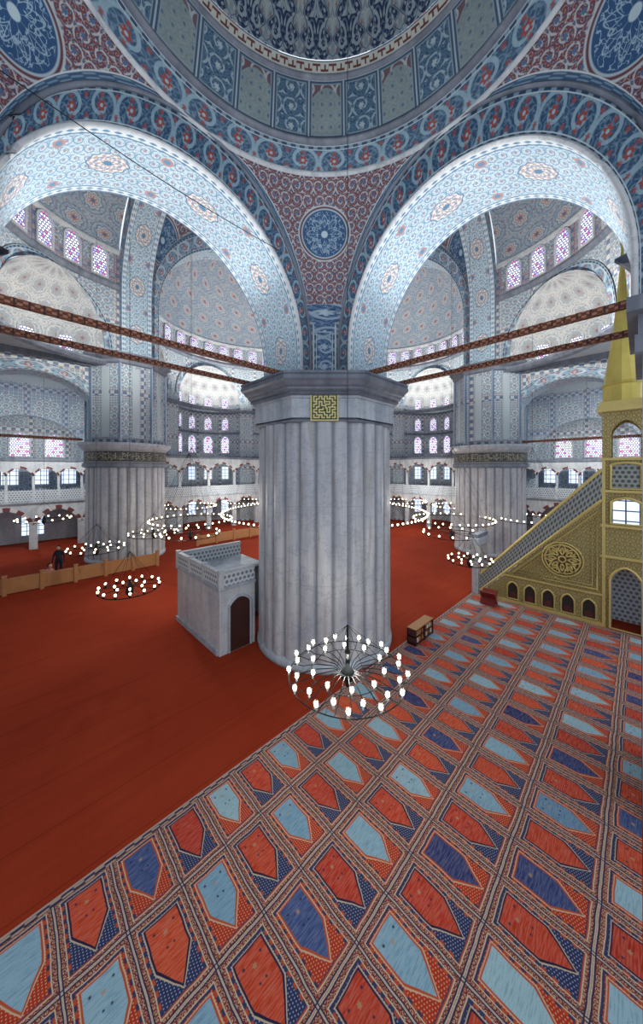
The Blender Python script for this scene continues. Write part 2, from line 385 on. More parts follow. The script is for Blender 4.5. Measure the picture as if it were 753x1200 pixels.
# ------------------------------------------------------------ mesh builder
class MB:
    def __init__(s): s.v=[];s.f=[];s.uv=[];s.mi=[];s.mats=[];s.n=[]
    def m(s,mat):
        mat=MT[mat]
        if mat not in s.mats: s.mats.append(mat)
        return s.mats.index(mat)
    def face(s,pts,mat,uv=None,nuv=None):
        b=len(s.v); s.v+= [tuple(p) for p in pts]; s.f.append(tuple(range(b,b+len(pts)))); s.mi.append(s.m(mat))
        if uv is None:
            n=Vector((0,0,0)); P=[Vector(p) for p in pts]
            for i in range(len(P)): n+=P[i].cross(P[(i+1)%len(P)])
            a=(abs(n.x),abs(n.y),abs(n.z)); k=a.index(max(a))
            if k==2: uv=[(p.x,p.y) for p in P]
            else:
                if abs(a[0]-a[1])<.3*max(a[0],a[1]) : uv=[((p.x-p.y*(1 if n.x*n.y>0 else -1))*.707,p.z) for p in P]
                elif k==0: uv=[(p.y,p.z) for p in P]
                else: uv=[(p.x,p.z) for p in P]
        s.uv.append(uv); s.n.append(nuv)
    def grid(s,rows,mat,uv=None,nuv=None,share=True):
        b=len(s.v); nr=len(rows); nc=len(rows[0])
        for r in rows: s.v+=[tuple(p) for p in r]
        mi=s.m(mat)
        for i in range(nr-1):
            for j in range(nc-1):
                idx=[(i,j),(i,j+1),(i+1,j+1),(i+1,j)]
                s.f.append(tuple(b+a*nc+c for a,c in idx)); s.mi.append(mi)
                if uv is None:
                    P=[Vector(rows[a][c]) for a,c in idx]
                    s.uv.append([(p.x+p.y,p.z) for p in P])
                else: s.uv.append([uv[a][c] for a,c in idx])
                s.n.append([nuv[a][c] for a,c in idx] if nuv else None)
    def box(s,x0,y0,z0,x1,y1,z1,mat,M=None):
        P=[Vector((x,y,z)) for z in (z0,z1) for y in (y0,y1) for x in (x0,x1)]
        if M is not None: P=[M@p for p in P]
        for q in ((0,2,3,1),(4,5,7,6),(0,1,5,4),(2,6,7,3),(0,4,6,2),(1,3,7,5)): s.face([P[i] for i in q],mat)
    def lathe(s,prof,cx,cy,mat,n=32,a0=0,a1=2*pi,rot=0,uvf=None,M=None):
        rows=[];uv=[]
        L=0
        for i,(r,z) in enumerate(prof):
            if i: L+=math.hypot(r-prof[i-1][0],z-prof[i-1][1])
            row=[];ur=[]
            for j in range(n+1):
                a=a0+(a1-a0)*j/n+rot
                p=Vector((cx+r*math.cos(a),cy+r*math.sin(a),z))
                if M is not None: p=M@p
                row.append(p); ur.append(uvf(a,i,L) if uvf else (a*max(prof[0][0],r),L))
            rows.append(row);uv.append(ur)
        s.grid(rows,mat,uv)
    def tube(s,path,r,mat,n=6,closed=False):
        P=[Vector(p) for p in path]; rows=[];uv=[]
        N=len(P)
        for i in range(N+(1 if closed else 0)):
            p=P[i%N]
            if closed: t=P[(i+1)%N]-P[(i-1)%N]
            else: t=P[min(i+1,N-1)]-P[max(i-1,0)]
            t.normalize(); up=Vector((0,0,1)) if abs(t.z)<.9 else Vector((1,0,0))
            a=t.cross(up).normalized(); b=t.cross(a)
            rr=r[i%N] if isinstance(r,(list,tuple)) else r
            rows.append([p+a*(rr*math.cos(2*pi*k/n))+b*(rr*math.sin(2*pi*k/n)) for k in range(n+1)])
            uv.append([(i*.1,k/n) for k in range(n+1)])
        s.grid(rows,mat,uv)
    def sphere(s,c,r,mat,n=10,m=6,sz=1.0):
        c=Vector(c)
        s.lathe([(max(1e-4,r*math.cos(-pi/2+pi*i/m)),c.z+sz*r*math.sin(-pi/2+pi*i/m)) for i in range(m+1)],c.x,c.y,mat,n)
    def obj(s,name,smooth=False,parent=None,label=None,cat=None,struct=False,group=None,kind=None,loc=(0,0,0)):
        me=D.meshes.new(name)
        if struct: s.v=[warp(p) for p in s.v]
        if loc!=(0,0,0): s.v=[(a-loc[0],b-loc[1],c-loc[2]) for a,b,c in s.v]
        me.from_pydata(s.v,[],s.f)
        for mt in s.mats: me.materials.append(mt)
        me.polygons.foreach_set('material_index',s.mi)
        l=me.uv_layers.new(name='UVMap'); flat=[]
        for u in s.uv:
            for q in u: flat+= [q[0],q[1]]
        l.data.foreach_set('uv',flat)
        if any(x for x in s.n):
            l=me.uv_layers.new(name='UVNorm'); flat=[]
            for u,x in zip(s.uv,s.n):
                for q in (x or u): flat+=[q[0],q[1]]
            l.data.foreach_set('uv',flat)
        if smooth: me.polygons.foreach_set('use_smooth',[True]*len(me.polygons))
        me.update()
        o=D.objects.new(name,me); COL.objects.link(o); o.location=loc
        tag(o,parent,label,cat,struct,group,kind); return o
def tag(o,parent=None,label=None,cat=None,struct=False,group=None,kind=None):
    if parent is not None:
        o.parent=parent; o.matrix_parent_inverse=Matrix.Translation(-Vector(parent.location))
    if struct: o['kind']='structure'
    if kind: o['kind']=kind
    if label: o['label']=label
    if cat: o['category']=cat
    if group: o['group']=group
def empty(name,loc,label,cat,group=None):
    o=D.objects.new(name,None); COL.objects.link(o); o.location=loc; o.empty_display_size=.2
    tag(o,None,label,cat,False,group); return o
def copytree(o,delta):
    d=Vector(delta); n=o.copy(); COL.objects.link(n); n.location=Vector(o.location)+d
    def rec(src,dst):
        for ch in src.children:
            k=ch.copy(); COL.objects.link(k); k.parent=dst
            k.matrix_parent_inverse=ch.matrix_parent_inverse.copy()
            rec(ch,k)
    rec(o,n); return n
def archpts(half,spring,rise,n=24,pointed=False,z0=None):
    P=[]
    if z0 is not None and z0<spring-.01: P.append((-half,z0))
    for i in range(n+1):
        t=pi-pi*i/n; c=math.cos(t); s=math.sin(t)
        if pointed: z=rise*(1-abs(c)**1.6)**.62
        else: z=rise*s
        P.append((half*c,spring+z))
    if z0 is not None and z0<spring-.01: P.append((half,z0))
    return P
def archwall(mb,O,A,N,half,spring,rise,z0,z1,x0,x1,th,mf,ms,pointed=False,n=24,back=True,vous=None):
    O=Vector(O);A=Vector(A);N=Vector(N)
    def pt(x,z,d): 
        p=O+A*x+N*d; return Vector((p.x,p.y,z))
    pts=archpts(half,spring,rise,n,pointed)
    for d in ((0,th) if back else (0,)):
        if x0<-half: mb.face([pt(x0,z0,d),pt(-half,z0,d),pt(-half,z1,d),pt(x0,z1,d)],mf,[(x0,z0),(-half,z0),(-half,z1),(x0,z1)])
        if x1>half: mb.face([pt(half,z0,d),pt(x1,z0,d),pt(x1,z1,d),pt(half,z1,d)],mf,[(half,z0),(x1,z0),(x1,z1),(half,z1)])
        for i in range(n):
            a,b=pts[i],pts[i+1]
            mb.face([pt(a[0],a[1],d),pt(b[0],b[1],d),pt(b[0],z1,d),pt(a[0],z1,d)],mf,[a,b,(b[0],z1),(a[0],z1)])
    full=archpts(half,spring,rise,n,pointed,z0)
    L=0;rows=[[],[]];uv=[[],[]]
    for i,(x,z) in enumerate(full):
        if i: L+=math.hypot(x-full[i-1][0],z-full[i-1][1])
        rows[0].append(pt(x,z,0));rows[1].append(pt(x,z,th));uv[0].append((L,0));uv[1].append((L,th))
    mb.grid(rows,ms,uv)
    if vous:
        w=vous; k=int((half*pi)/.35)
        out=archpts(half+w,spring,rise+w,n,pointed)
        rows=[[pt(x,z,-.03) for x,z in pts],[pt(x,z,-.03) for x,z in out]]
        uv=[[(i*k/n/2,0) for i in range(n+1)],[(i*k/n/2,1) for i in range(n+1)]]
        mb.grid(rows,'vous',uv)
WN=[0]
def window(c,A,N,hw,h,mat='win',rise=None,frame='marblew',fw=.1):
    WN[0]+=1; mb=MB(); c=Vector(c);A=Vector(A).normalized();N=Vector(N).normalized()
    rise=hw*1.1 if rise is None else rise
    pts=[(-hw,0)]+archpts(hw,h-rise,rise,10,True)+[(hw,0)] if rise>0 else [(-hw,0),(-hw,h),(hw,h),(hw,0)]
    P=lambda x,z,d: c+A*x+N*d+Vector((0,0,z))
    mb.face([P(x,z,0) for x,z in pts],mat,[(x,z) for x,z in pts])
    s=(hw+fw)/hw; o=[(x*s,(z*(h+fw)/h if z>0 else -fw)) for x,z in pts]
    pc=pts+[pts[0]]; oc=o+[o[0]]
    mb.grid([[P(x,z,0) for x,z in pc],[P(x,z,.08) for x,z in pc],[P(x,z,.08) for x,z in oc],[P(x,z,-.02) for x,z in oc]],frame)
    return mb.obj('window_%d'%WN[0],struct=True)
# ------------------------------------------------------------ floors
mb=MB(); mb.face([(-14,-12,0),(34,-12,0),(34,34,0),(-14,34,0)],'redc'); f=mb.obj('floor',struct=True)
mb=MB(); mb.box(-9.6,-8.29,.002,8.19,-2.31,.02,'carpet'); mb.obj('carpet',label='patterned prayer carpet with red and blue niche panels',cat='carpet')
mb=MB(); mb.box(-10.6,-1.5,0,-10.3,17,13.2,'plaster'); mb.obj('wall_west_outer',struct=True)
# ------------------------------------------------------------ corner bay
cx=cy=-5.0; H=4.4
ZS=3.7+CZ; RI=3.75; RO=4.75; ZC=2.9+CZ
def near_arch(axis,cen,half,idx):
    def P(a,n,z): return (a,n,z) if axis==0 else (n,a,z)
    n=56
    inn=[(half,ZC)]+[(half*math.cos(pi*i/n),ZS+RI*math.sin(pi*i/n)) for i in range(n+1)]+[(-half,ZC)]
    out=[(3.75,ZC)]+[(3.75*math.cos(pi*i/n),ZS+RO*math.sin(pi*i/n)) for i in range(n+1)]+[(-3.75,ZC)]
    mb=MB(); L=0; s=[[],[]];su=[[],[]]
    K=5
    r=[[] for _ in range(K)];uv=[[] for _ in range(K)]
    for i in range(len(inn)):
        if i: L+=math.hypot(inn[i][0]-inn[i-1][0],inn[i][1]-inn[i-1][1])
        a=P(cen+inn[i][0],-.6,inn[i][1]); b=P(-5.0+out[i][0],-.6,out[i][1])
        s[0].append(a); s[1].append(P(cen+inn[i][0],1.5,inn[i][1])); su[0].append((L,0)); su[1].append((L,W_))
        for k in range(K):
            t=k/(K-1); r[k].append(tuple(a[q]+(b[q]-a[q])*t for q in range(3))); uv[k].append((L*1.15,t))
    mb.grid(r,'archiv',uv); o=mb.obj('wall_arch_face_%s'%idx,struct=True)
    m2=MB(); m2.grid(s,'soff',su); m2.obj('wall_arch_soffit_%s'%idx,True,struct=True)
    m3=MB(); m3.tube([P(cen+x,-.62,z) for x,z in inn],.05,'marblew',6); m3.tube([P(-5.0+x*.995,-.62,z) for x,z in out],.05,'marbled',6)
    m3.obj('trim_arch_%s'%idx,True,struct=True)
    m4=MB(); rr=[[P(cen+x,1.5,z) for x,z in inn],[P(cen+x*1.25,1.5,ZC+(z-ZC)*1.25) for x,z in inn]]
    uu=[[(i*.2,0) for i in range(len(inn))],[(i*.2,1) for i in range(len(inn))]]
    m4.grid(rr,'archbig',uu); m4.obj('wall_arch_hall_face_%s'%idx,struct=True)
near_arch(0,-5.15,3.5,'left'); near_arch(1,-4.95,3.25,'right')
def pendentive(name,cx,cy,H,a,zs,rise,z0,sx,sy,us=1.0,mat='pend',uo=0,vo=0):
    t0=math.asin((z0-zs)/rise); rows=[];uv=[];nu=[]
    NI=24;NJ=24;L=0;pr=None
    for i in range(NI+1):
        t=t0+(pi/2-t0)*i/NI; z=zs+rise*math.sin(t); e=a*math.cos(t)
        rho=math.hypot(e,H); A=math.atan2(H,e);B=math.atan2(e,H)
        if pr: L+=math.hypot(rho-pr[0],z-pr[1])
        pr=(rho,z); row=[];ur=[];nr=[]
        for j in range(NJ+1):
            f=j/NJ; g=A+(B-A)*f
            row.append((cx+sx*rho*math.cos(g),cy+sy*rho*math.sin(g),z))
            ur.append(((f-.5)*(A-B)*rho*us+uo,L*us+vo)); nr.append((f,i/NI))
        rows.append(row);uv.append(ur);nu.append(nr)
    mb=MB(); mb.grid(rows,mat,uv,nu); return mb.obj(name,True,struct=True)
Z0=5.35+CZ
pendentive('ceiling_pendentive_center',cx,cy,H,3.75,ZS,RO,Z0,1,1)
pendentive('ceiling_pendentive_left',cx,cy,H,3.75,ZS,RO,Z0,-1,1,uo=.45,vo=-.15)
pendentive('ceiling_pendentive_right',cx,cy,H,3.75,ZS,RO,Z0,1,-1,uo=-.45,vo=-.15)
e0=3.75*math.sqrt(1-((Z0-ZS)/RO)**2)
mb=MB()
def cham(z,e): return [(-5+e,-.6,z),(-.6,-5+e,z)]
rows=[cham(ZC,3.75),cham(ZS,3.75),cham(ZS+.8,3.75*math.sqrt(1-(.8/RO)**2)),cham(Z0,e0)]
mb.grid(rows,'panelblue',[[(z,0.2),(z,.8)] for z in (0,.8,1.6,2.45)])
mb.obj('wall_pier_chamfer',struct=True)
mb=MB(); 
def dg(l,o,z):
    b=Vector((-.93,-.93,0)); t=Vector((.7071,-.7071,0)); n=Vector((-.7071,-.7071,0)); p=b+t*l+n*o; return (p.x,p.y,z)
mb.face([dg(-.36,.03,ZC+.15),dg(.36,.03,ZC+.15),dg(.36,.03,ZC+2.2),dg(-.36,.03,ZC+2.2)],'panelblue',[(0,0),(0,1),(2,1),(2,0)])
mb.tube([dg(-.36,.04,ZC+.15),dg(.36,.04,ZC+.15),dg(.36,.04,ZC+2.2),dg(-.36,.04,ZC+2.2)],.035,'marblew',5,True)
mb.obj('wall_pier_tile_panel',struct=True)
ZR=ZS+RO
def lathe2(name,prof,mat,uf,n=104,smooth=True,c=(cx,cy)):
    mb=MB(); mb.lathe(prof,c[0],c[1],mat,n,uvf=uf); return mb.obj(name,smooth,struct=True)
lathe2('ceiling_ring_band',[(4.42,ZR-.02),(4.28,ZR+.22),(4.12,ZR+.5)],'band',lambda a,i,L:(a*4.2*1.05,i/2))
lathe2('trim_ring_lower',[(4.42,ZR-.08),(4.34,ZR-.04),(4.38,ZR+.05)],'marblew',None)
lathe2('trim_ring_upper',[(4.12,ZR+.5),(3.98,ZR+.52),(3.98,ZR+.6),(4.05,ZR+.62)],'marbled',None)
lathe2('ceiling_drum',[(4.05,ZR+.62),(3.95,ZR+1.0),(3.75,ZR+1.85)],'drum',lambda a,i,L:(a*26/(2*pi)+.3,(0,.3,1)[i]))
lathe2('trim_drum',[(3.75,ZR+1.85),(3.66,ZR+1.87),(3.66,ZR+1.93)],'marbled',None)
lathe2('ceiling_meander_band',[(3.68,ZR+1.93),(3.58,ZR+2.16)],'mean',lambda a,i,L:(a*3.6,i))
pr=[(3.56*math.cos(t),ZR+2.16+3.3*math.sin(t)) for t in [pi/2*i/16 for i in range(17)]]
pr[-1]=(.01,pr[-1][1])
lathe2('ceiling_dome',pr,'dome',lambda a,i,L:(a*26/(2*pi),i/16))
mb=MB(); mb.box(-.5,-10.2,0,1.5,-8.3,ZC-.9,'marble'); mb.box(-.7,-10.4,ZC-.9,1.7,-8.2,ZC-.6,'marbled'); mb.box(-.9,-10.6,ZC-.25,1.9,-8.1,ZC,'marbled'); mb.box(-.65,-10.4,ZC-.6,1.7,-8.24,ZC-.25,'marbled')
mb.box(-.56,-10.2,ZC,1.45,-8.22,ZS+.2,'tileblue')
mb.obj('wall_pier_qibla',struct=True)
# ------------------------------------------------------------ pillars
NF=28
def make_pillar(px,py,near):
    par=empty('pillar',(px,py,0),'massive fluted grey marble pillar with moulded stone capital' if near else 'fluted marble pillar with tiled upper shaft and inscription band','pillar')
    top=(ZC-1.45) if near else 6.35
    mb=MB(); S=10
    def ring(z,R):
        r=[]
        for i in range(NF*S+1):
            x=(i%S)/S; rr=R-.1+.1*math.sin(pi*x)**.65
            a=2*pi*i/(NF*S); r.append((px+rr*math.cos(a),py+rr*math.sin(a),z))
        return r
    uvr=[[(i/S,z) for i in range(NF*S+1)] for z in (0.3,3,top)]
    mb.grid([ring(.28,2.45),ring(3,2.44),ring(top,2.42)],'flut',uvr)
    mb.obj('shaft',False,par,loc=(px,py,0))
    mb=MB(); mb.lathe([(2.0,0.0),(2.48,0.0),(2.5,.1),(2.49,.2),(2.46,.26),(2.3,.3)],px,py,'marble',64)
    mb.obj('base',True,par,loc=(px,py,0))
    if near:
        mb=MB(); t=top
        mb.lathe([(2.3,t-.02),(2.56,t),(2.6,t+.06),(2.52,t+.12)],px,py,'marbled',8,rot=pi/8)
        mb.lathe([(2.6,t+.12),(2.6,t+.7),(2.66,t+.72),(2.66,t+.78)],px,py,'marble',8,rot=pi/8)
        mb.lathe([(2.66,t+.78),(2.78,t+.82),(2.74,t+.88),(2.86,t+.94),(2.86,t+1.0),(2.94,t+1.04),(3.02,t+1.14),(3.1,t+1.2),(3.1,t+1.3),(3.06,t+1.33),(3.1,t+1.36),(3.1,t+1.42),(3.0,t+1.45),(.5,t+1.45)],px,py,'marbled',8,rot=pi/8)
        cap=mb.obj('capital',False,par,loc=(px,py,0))
        ap=2.6*math.cos(pi/8); n=Vector((-.7071,-.7071,0)); T=Vector((.7071,-.7071,0)); B=Vector((px,py,0))+n*(ap+.03); zc=t+.43
        g=MB(); hw=.42
        Q=lambda x,z,d: B+T*x+n*d+Vector((0,0,zc+z))
        g.face([Q(-hw,-hw,.03),Q(hw,-hw,.03),Q(hw,hw,.03),Q(-hw,hw,.03)],'green')
        N=21; bm=[[0]*N for _ in range(N)]
        base=["1110111011","1000101010","1011101110","1010000010","1110111010","0010101011","1110101001","1000101111","1011100001","1110111101"]
        for i in range(N):
            for j in range(N):
                if i in (0,N-1) or j in (0,N-1): bm[i][j]=1
                elif i>=2 and j>=2 and i<N-2 and j<N-2:
                    a,b=i-2,j-2; k2=N-5
                    if a<=k2//2 and b<=k2//2: a,b=a,b
                    elif a<=k2//2: a,b=k2-b,a
                    elif b>k2//2: a,b=k2-a,k2-b
                    else: a,b=b,k2-a
                    bm[i][j]=1 if base[a%10][b%10]=='1' else 0
        c=2*hw/N
        for i in range(N):
            for j in range(N):
                if bm[i][j]:
                    x0=-hw+j*c; z0=hw-(i+1)*c; g.face([Q(x0,z0,.04),Q(x0+c,z0,.04),Q(x0+c,z0+c,.04),Q(x0,z0+c,.04)],'gilt')
        o=g.obj('calligraphy_panel',False,None,label='green square panel with gold geometric kufic lettering'); o.parent=cap; o.matrix_parent_inverse=Matrix.Translation(-Vector((px,py,0)))
    else:
        mb=MB(); mb.lathe([(2.4,6.3),(2.62,6.35),(2.62,6.6),(2.5,6.65)],px,py,'marbled',40); mb.lathe([(2.52,6.65),(2.52,7.45)],px,py,'insc',40,uvf=lambda a,i,L:(a*2.5,i))
        mb.lathe([(2.5,7.45),(2.7,7.6),(2.85,7.8),(2.85,7.95),(2.3,8.0)],px,py,'marble',40)
        mb.obj('inscription_band',False,par,loc=(px,py,0),label='dark band with gilded calligraphy')
        mb=MB(); mb.lathe([(2.45,8.0),(2.45,13.2)],px,py,'tilep',8,rot=pi/8); 
        for k in range(8):
            a=2*pi*k/8+pi/8; mb.tube([(px+2.46*math.cos(a),py+2.46*math.sin(a),8),(px+2.46*math.cos(a),py+2.46*math.sin(a),13.2)],.1,'tileblue',6)
        for k in range(8):
            a=2*pi*k/8; M=Matrix.Translation((px,py,0))@Matrix.Rotation(a,4,'Z')
            mb.box(2.26,-.22,8.3,2.3,.22,12.9,'panelblue',M)
        mb.obj('upper_shaft',False,par,loc=(px,py,0),label='octagonal upper shaft clad in blue and white tile')
        mb=MB(); mb.lathe([(2.4,13.1),(2.6,13.2),(2.6,13.4),(2.85,13.6),(2.85,13.85),(2.4,13.95),(.3,13.95)],px,py,'marbled',8,rot=pi/8)
        mb.obj('capital',False,par,loc=(px,py,0))
    return par
make_pillar(.2,.2,True)
p1=make_pillar(-2.2,18,False); p2=copytree(p1,(20.2,-18,0)); p3=copytree(p1,(20.2,0,0))
for i,(x,y) in enumerate(((0,0),(0,18),(18,0),(18,18))):
    mb=MB(); lo=-.55 if i==0 else -1.5
    z0=ZC if i==0 else 13.9
    mb.box(x+(lo if x==0 else -1.0),y+(lo if y==0 else -1.0),z0,x+(1.0 if x==0 else 1.5),y+(1.0 if y==0 else 1.5),CZ+13,'tilep')
    mb.obj('wall_pier_block',struct=True)
# ------------------------------------------------------------ four sides
SP=12.0+CZ; RB=7.4
def side(k):
    T={0:lambda x,y,z:(-y,9+x,z),1:lambda x,y,z:(9+x,-y,z),2:lambda x,y,z:(18+y,9+x,z),3:lambda x,y,z:(9+x,18+y,z)}[k]
    nm=('west','south','east','north')[k]; far=k>1
    n=48; mb=MB(); a=[(RB*math.cos(pi*i/n),SP+RB*math.sin(pi*i/n)) for i in range(n+1)]
    a=[(RB,13.9)]+a+[(-RB,13.9)]
    o=[(8.0,13.9)]+[(8.0*math.cos(pi*i/n),SP+8.9*math.sin(pi*i/n)) for i in range(n+1)]+[(-8.0,13.9)]
    L=0;us=[]
    for i in range(len(a)):
        if i: L+=math.hypot(a[i][0]-a[i-1][0],a[i][1]-a[i-1][1])
        us.append(L)
    mb.grid([[T(x,-.9,z) for x,z in a],[T(x,.9,z) for x,z in a]],'soff_big',[[(u,0) for u in us],[(u,1.8) for u in us]])
    for d in (-.9,.9): mb.grid([[T(x,d,z) for x,z in a],[T(x,d,z) for x,z in o]],'archbig',[[(u,0) for u in us],[(u,1) for u in us]])
    mb.obj('wall_great_arch_'+nm,struct=True)
    c0=.9; R=7.7; zb=14.7+CZ; NA=48;NB=14
    rows=[];uv=[]
    for i in range(NB+1):
        b=pi/2*i/NB
        rows.append([T(R*math.cos(b)*math.cos(pi*j/NA),c0+R*math.cos(b)*math.sin(pi*j/NA),zb+5.4*math.sin(b)) for j in range(NA+1)])
        uv.append([(R*pi*j/NA*(.25+.75*math.cos(b)),6.6*b) for j in range(NA+1)])
    mb=MB(); mb.grid(rows,'semi',uv); mb.obj('ceiling_semidome_'+nm,True,struct=True)
    zd=12.3+CZ
    mb=MB(); mb.grid([[T(R*math.cos(pi*j/NA),c0+R*math.sin(pi*j/NA),z) for j in range(NA+1)] for z in (zd,zb)],'tilered',[[(R*pi*j/NA,z) for j in range(NA+1)] for z in (zd,zb)])
    mb.obj('wall_semidome_drum_'+nm,True,struct=True)
    mb=MB()
    fmax=NA if far else int(NA*114.6/180)
    zl=[(zb,'marblew',.12),(zd,'marbled',.22),(7.0+CZ,'marbled',.4)]
    if far: zl+=[(7.6,'marbled',.25),(3.4,'marblew',.2)]
    for z,mat,w in zl:
        jm=NA if z>zd-1 else fmax
        mb.grid([[T((R-q)*math.cos(pi*j/NA),c0+(R-q)*math.sin(pi*j/NA),z+dz) for j in range(jm+1)] for q,dz in ((-.05,-.25),(w*.5,-.18),(w,-.02),(w,.1),(-.05,.12))],mat)
    mb.obj('trim_ring_'+nm,struct=True)
    NW=15
    for q in range(NW):
        ph=pi*(q+.75)/(NW+.5)
        if not far and ph>pi*.8: continue
        p=T((R-.06)*math.cos(ph),c0+(R-.06)*math.sin(ph),zd+.4); tA=Vector(T(math.sin(ph),-math.cos(ph),0))-Vector(T(0,0,0)); tN=Vector(T(-math.cos(ph),-math.sin(ph),0))-Vector(T(0,0,0))
        window(p,tA,tN,.4,1.8,'win')
    cs_=[math.radians(x) for x in ((31,90) if not far else (31,90,149))]; hw=math.radians(24.5); ze=7.0+CZ
    zbt=ze if not far else 0.0
    mb=MB(); NJ=180; zsps=7.9+CZ; ris=3.7
    def low(ph):
        for c in cs_:
            if abs(ph-c)<hw:
                x=(ph-c)/hw; return zsps+ris*math.sqrt(max(0,1-x*x)),True
        return ze,False
    phs=[pi*j/NJ for j in range(NJ+1)]
    for c in cs_: phs+=[c-hw+1e-4,c+hw-1e-4,c-hw-1e-4,c+hw+1e-4]
    phs.sort()
    if not far: phs=[q for q in phs if q<math.radians(114.8)]
    for j in range(len(phs)-1):
        p,q=phs[j],phs[j+1]; m_=(p+q)/2; ins=low(m_)[1]
        za=low(p)[0] if ins else zbt; zb_=low(q)[0] if ins else zbt
        if ins and not low(p)[1]: za=zsps
        if ins and not low(q)[1]: zb_=zsps
        P=lambda f,z: T(R*math.cos(f),c0+R*math.sin(f),z)
        mb.face([P(p,za),P(q,zb_),P(q,zd),P(p,zd)],'tile',[(R*p,za),(R*q,zb_),(R*q,zd),(R*p,zd)])
    mb.obj('wall_exedra_arches_'+nm,struct=True)
    mb=MB()
    for c in cs_:
        r=[[],[],[]];u=[[],[],[]]
        for i in range(33):
            t=pi*i/32
            for kk,(s1,s2,dd) in enumerate(((1,1,.0),(1.0,1.0,.1),(1.14,1.14,.1))):
                ph=c+hw*s1*math.cos(t); z=zsps+ris*s2*math.sin(t)
                r[kk].append(T((R-dd)*math.cos(ph),c0+(R-dd)*math.sin(ph),z)); u[kk].append((t*3.3,kk/2))
        mb.grid(r,'archbig',u)
    mb.obj('trim_exedra_'+nm,struct=True)
    Re=R*math.sin(hw)
    for c in cs_:
        mb=MB(); Cx=R*math.cos(hw)*math.cos(c);Cy=c0+R*math.cos(hw)*math.sin(c)
        Dx,Dy=math.cos(c),math.sin(c);Tx,Ty=-math.sin(c),math.cos(c)
        rows=[];uv=[]
        for i in range(11):
            b=pi/2*i/10
            rows.append([T(Cx+Re*math.cos(b)*(math.cos(al)*Tx+math.sin(al)*Dx),Cy+Re*math.cos(b)*(math.cos(al)*Ty+math.sin(al)*Dy),zsps+ris*math.sin(b)) for al in [pi*j/24 for j in range(25)]])
            uv.append([(Re*pi*j/24,3.5*b) for j in range(25)])
        mb.grid(rows,'semiw',uv)
        zz=[zsps,ze] if not far else [zsps,ze,3.4,0]
        ring=lambda rr,z:[T(Cx+rr*(math.cos(al)*Tx+math.sin(al)*Dx),Cy+rr*(math.cos(al)*Ty+math.sin(al)*Dy),z) for al in [pi*j/24 for j in range(25)]]
        W=[ring(Re,z) for z in zz]
        for i in range(len(zz)-1):
            mb.grid(W[i:i+2],'tile' if i!=2 else 'marblew',[[(Re*pi*j/24,z) for j in range(25)] for z in zz[i:i+2]])
        for z,w in (((zsps-.6,.12),) if not far else ((zsps-.6,.12),(ze-.1,.25),(7.6,.2),(10.6,.12),(3.4,.15))):
            mb.grid([ring(Re+.02,z-.15),ring(Re-w,z),ring(Re-w,z+.1),ring(Re+.02,z+.12)],'marbled')
        mb.obj('wall_exedra_'+nm,True,struct=True)
        als=(pi*.22,pi*.41,pi*.59,pi*.78)
        for al in als:
            def pos(rr,z): return T(Cx+rr*(math.cos(al)*Tx+math.sin(al)*Dx),Cy+rr*(math.cos(al)*Ty+math.sin(al)*Dy),z)
            o0=Vector(T(0,0,0))
            nn=Vector(T(-(math.cos(al)*Tx+math.sin(al)*Dx),-(math.cos(al)*Ty+math.sin(al)*Dy),0))-o0
            ta=Vector((-nn.y,nn.x,0))
            window(pos(Re-.08,zsps-.4),ta,nn,.34,1.5,'winw')
            if far:
                window(pos(Re-.06,11.0),ta,nn,.36,1.5,'win')
                window(pos(Re-.06,8.2),ta,nn,.45,2.0,'winw'); window(pos(Re-.06,5.0),ta,nn,.42,1.5,'pane',0)
                window(pos(Re-.06,.9),ta,nn,.45,1.6,'pane',0)
    if not far:
        jm=int(NA*66/180)
        mb=MB(); rr=[[T(q*math.cos(pi*j/NA),c0+q*math.sin(pi*j/NA),ze) for j in range(jm+1)] for q in (R-.05,R+6)]
        mb.grid(rr,'plaster'); mb.obj('ceiling_aisle_'+nm,struct=True)
    else:
        mb=MB(); N=5; w=2.6
        for g in range(N):
            xo=(g-(N-1)/2)*w
            O=Vector(T(xo,5.4,0)); A=Vector(T(1,0,0))-Vector(T(0,0,0)); Nn=Vector(T(0,1,0))-Vector(T(0,0,0))
            archwall(mb,O,A,Nn,w/2-.22,2.1,.95,0,3.5,-w/2,w/2,.3,'marblew','marblew',True,12,vous=.2)
            archwall(mb,O,A,Nn,w/2-.12,5.9,.9,3.65,7.3,-w/2,w/2,.2,'marblew','marblew',True,12,vous=.18)
        P0=T(-w*N/2,5.2,3.5);P1=T(w*N/2,8.5,3.65)
        mb.box(min(P0[0],P1[0]),min(P0[1],P1[1]),3.5,max(P0[0],P1[0]),max(P0[1],P1[1]),3.65,'marble')
        P0=T(-w*N/2,5.25,3.65);P1=T(w*N/2,5.37,4.5)
        mb.box(min(P0[0],P1[0]),min(P0[1],P1[1]),3.65,max(P0[0],P1[0]),max(P0[1],P1[1]),4.5,'latw')
        P0=T(-w*N/2,5.15,7.3);P1=T(w*N/2,5.8,7.5)
        mb.box(min(P0[0],P1[0]),min(P0[1],P1[1]),7.3,max(P0[0],P1[0]),max(P0[1],P1[1]),7.5,'marbled')
        mb.obj('wall_gallery_'+nm,struct=True)
for k in range(4): side(k)
for nm,sx,sy in (('northwest',-1,1),('southeast',1,-1),('northeast',1,1),('southwest',-1,-1)):
    pendentive('ceiling_great_pendentive_'+nm,9,9,8.1,7.95,SP,8.9,SP+.2,sx,sy,.42)
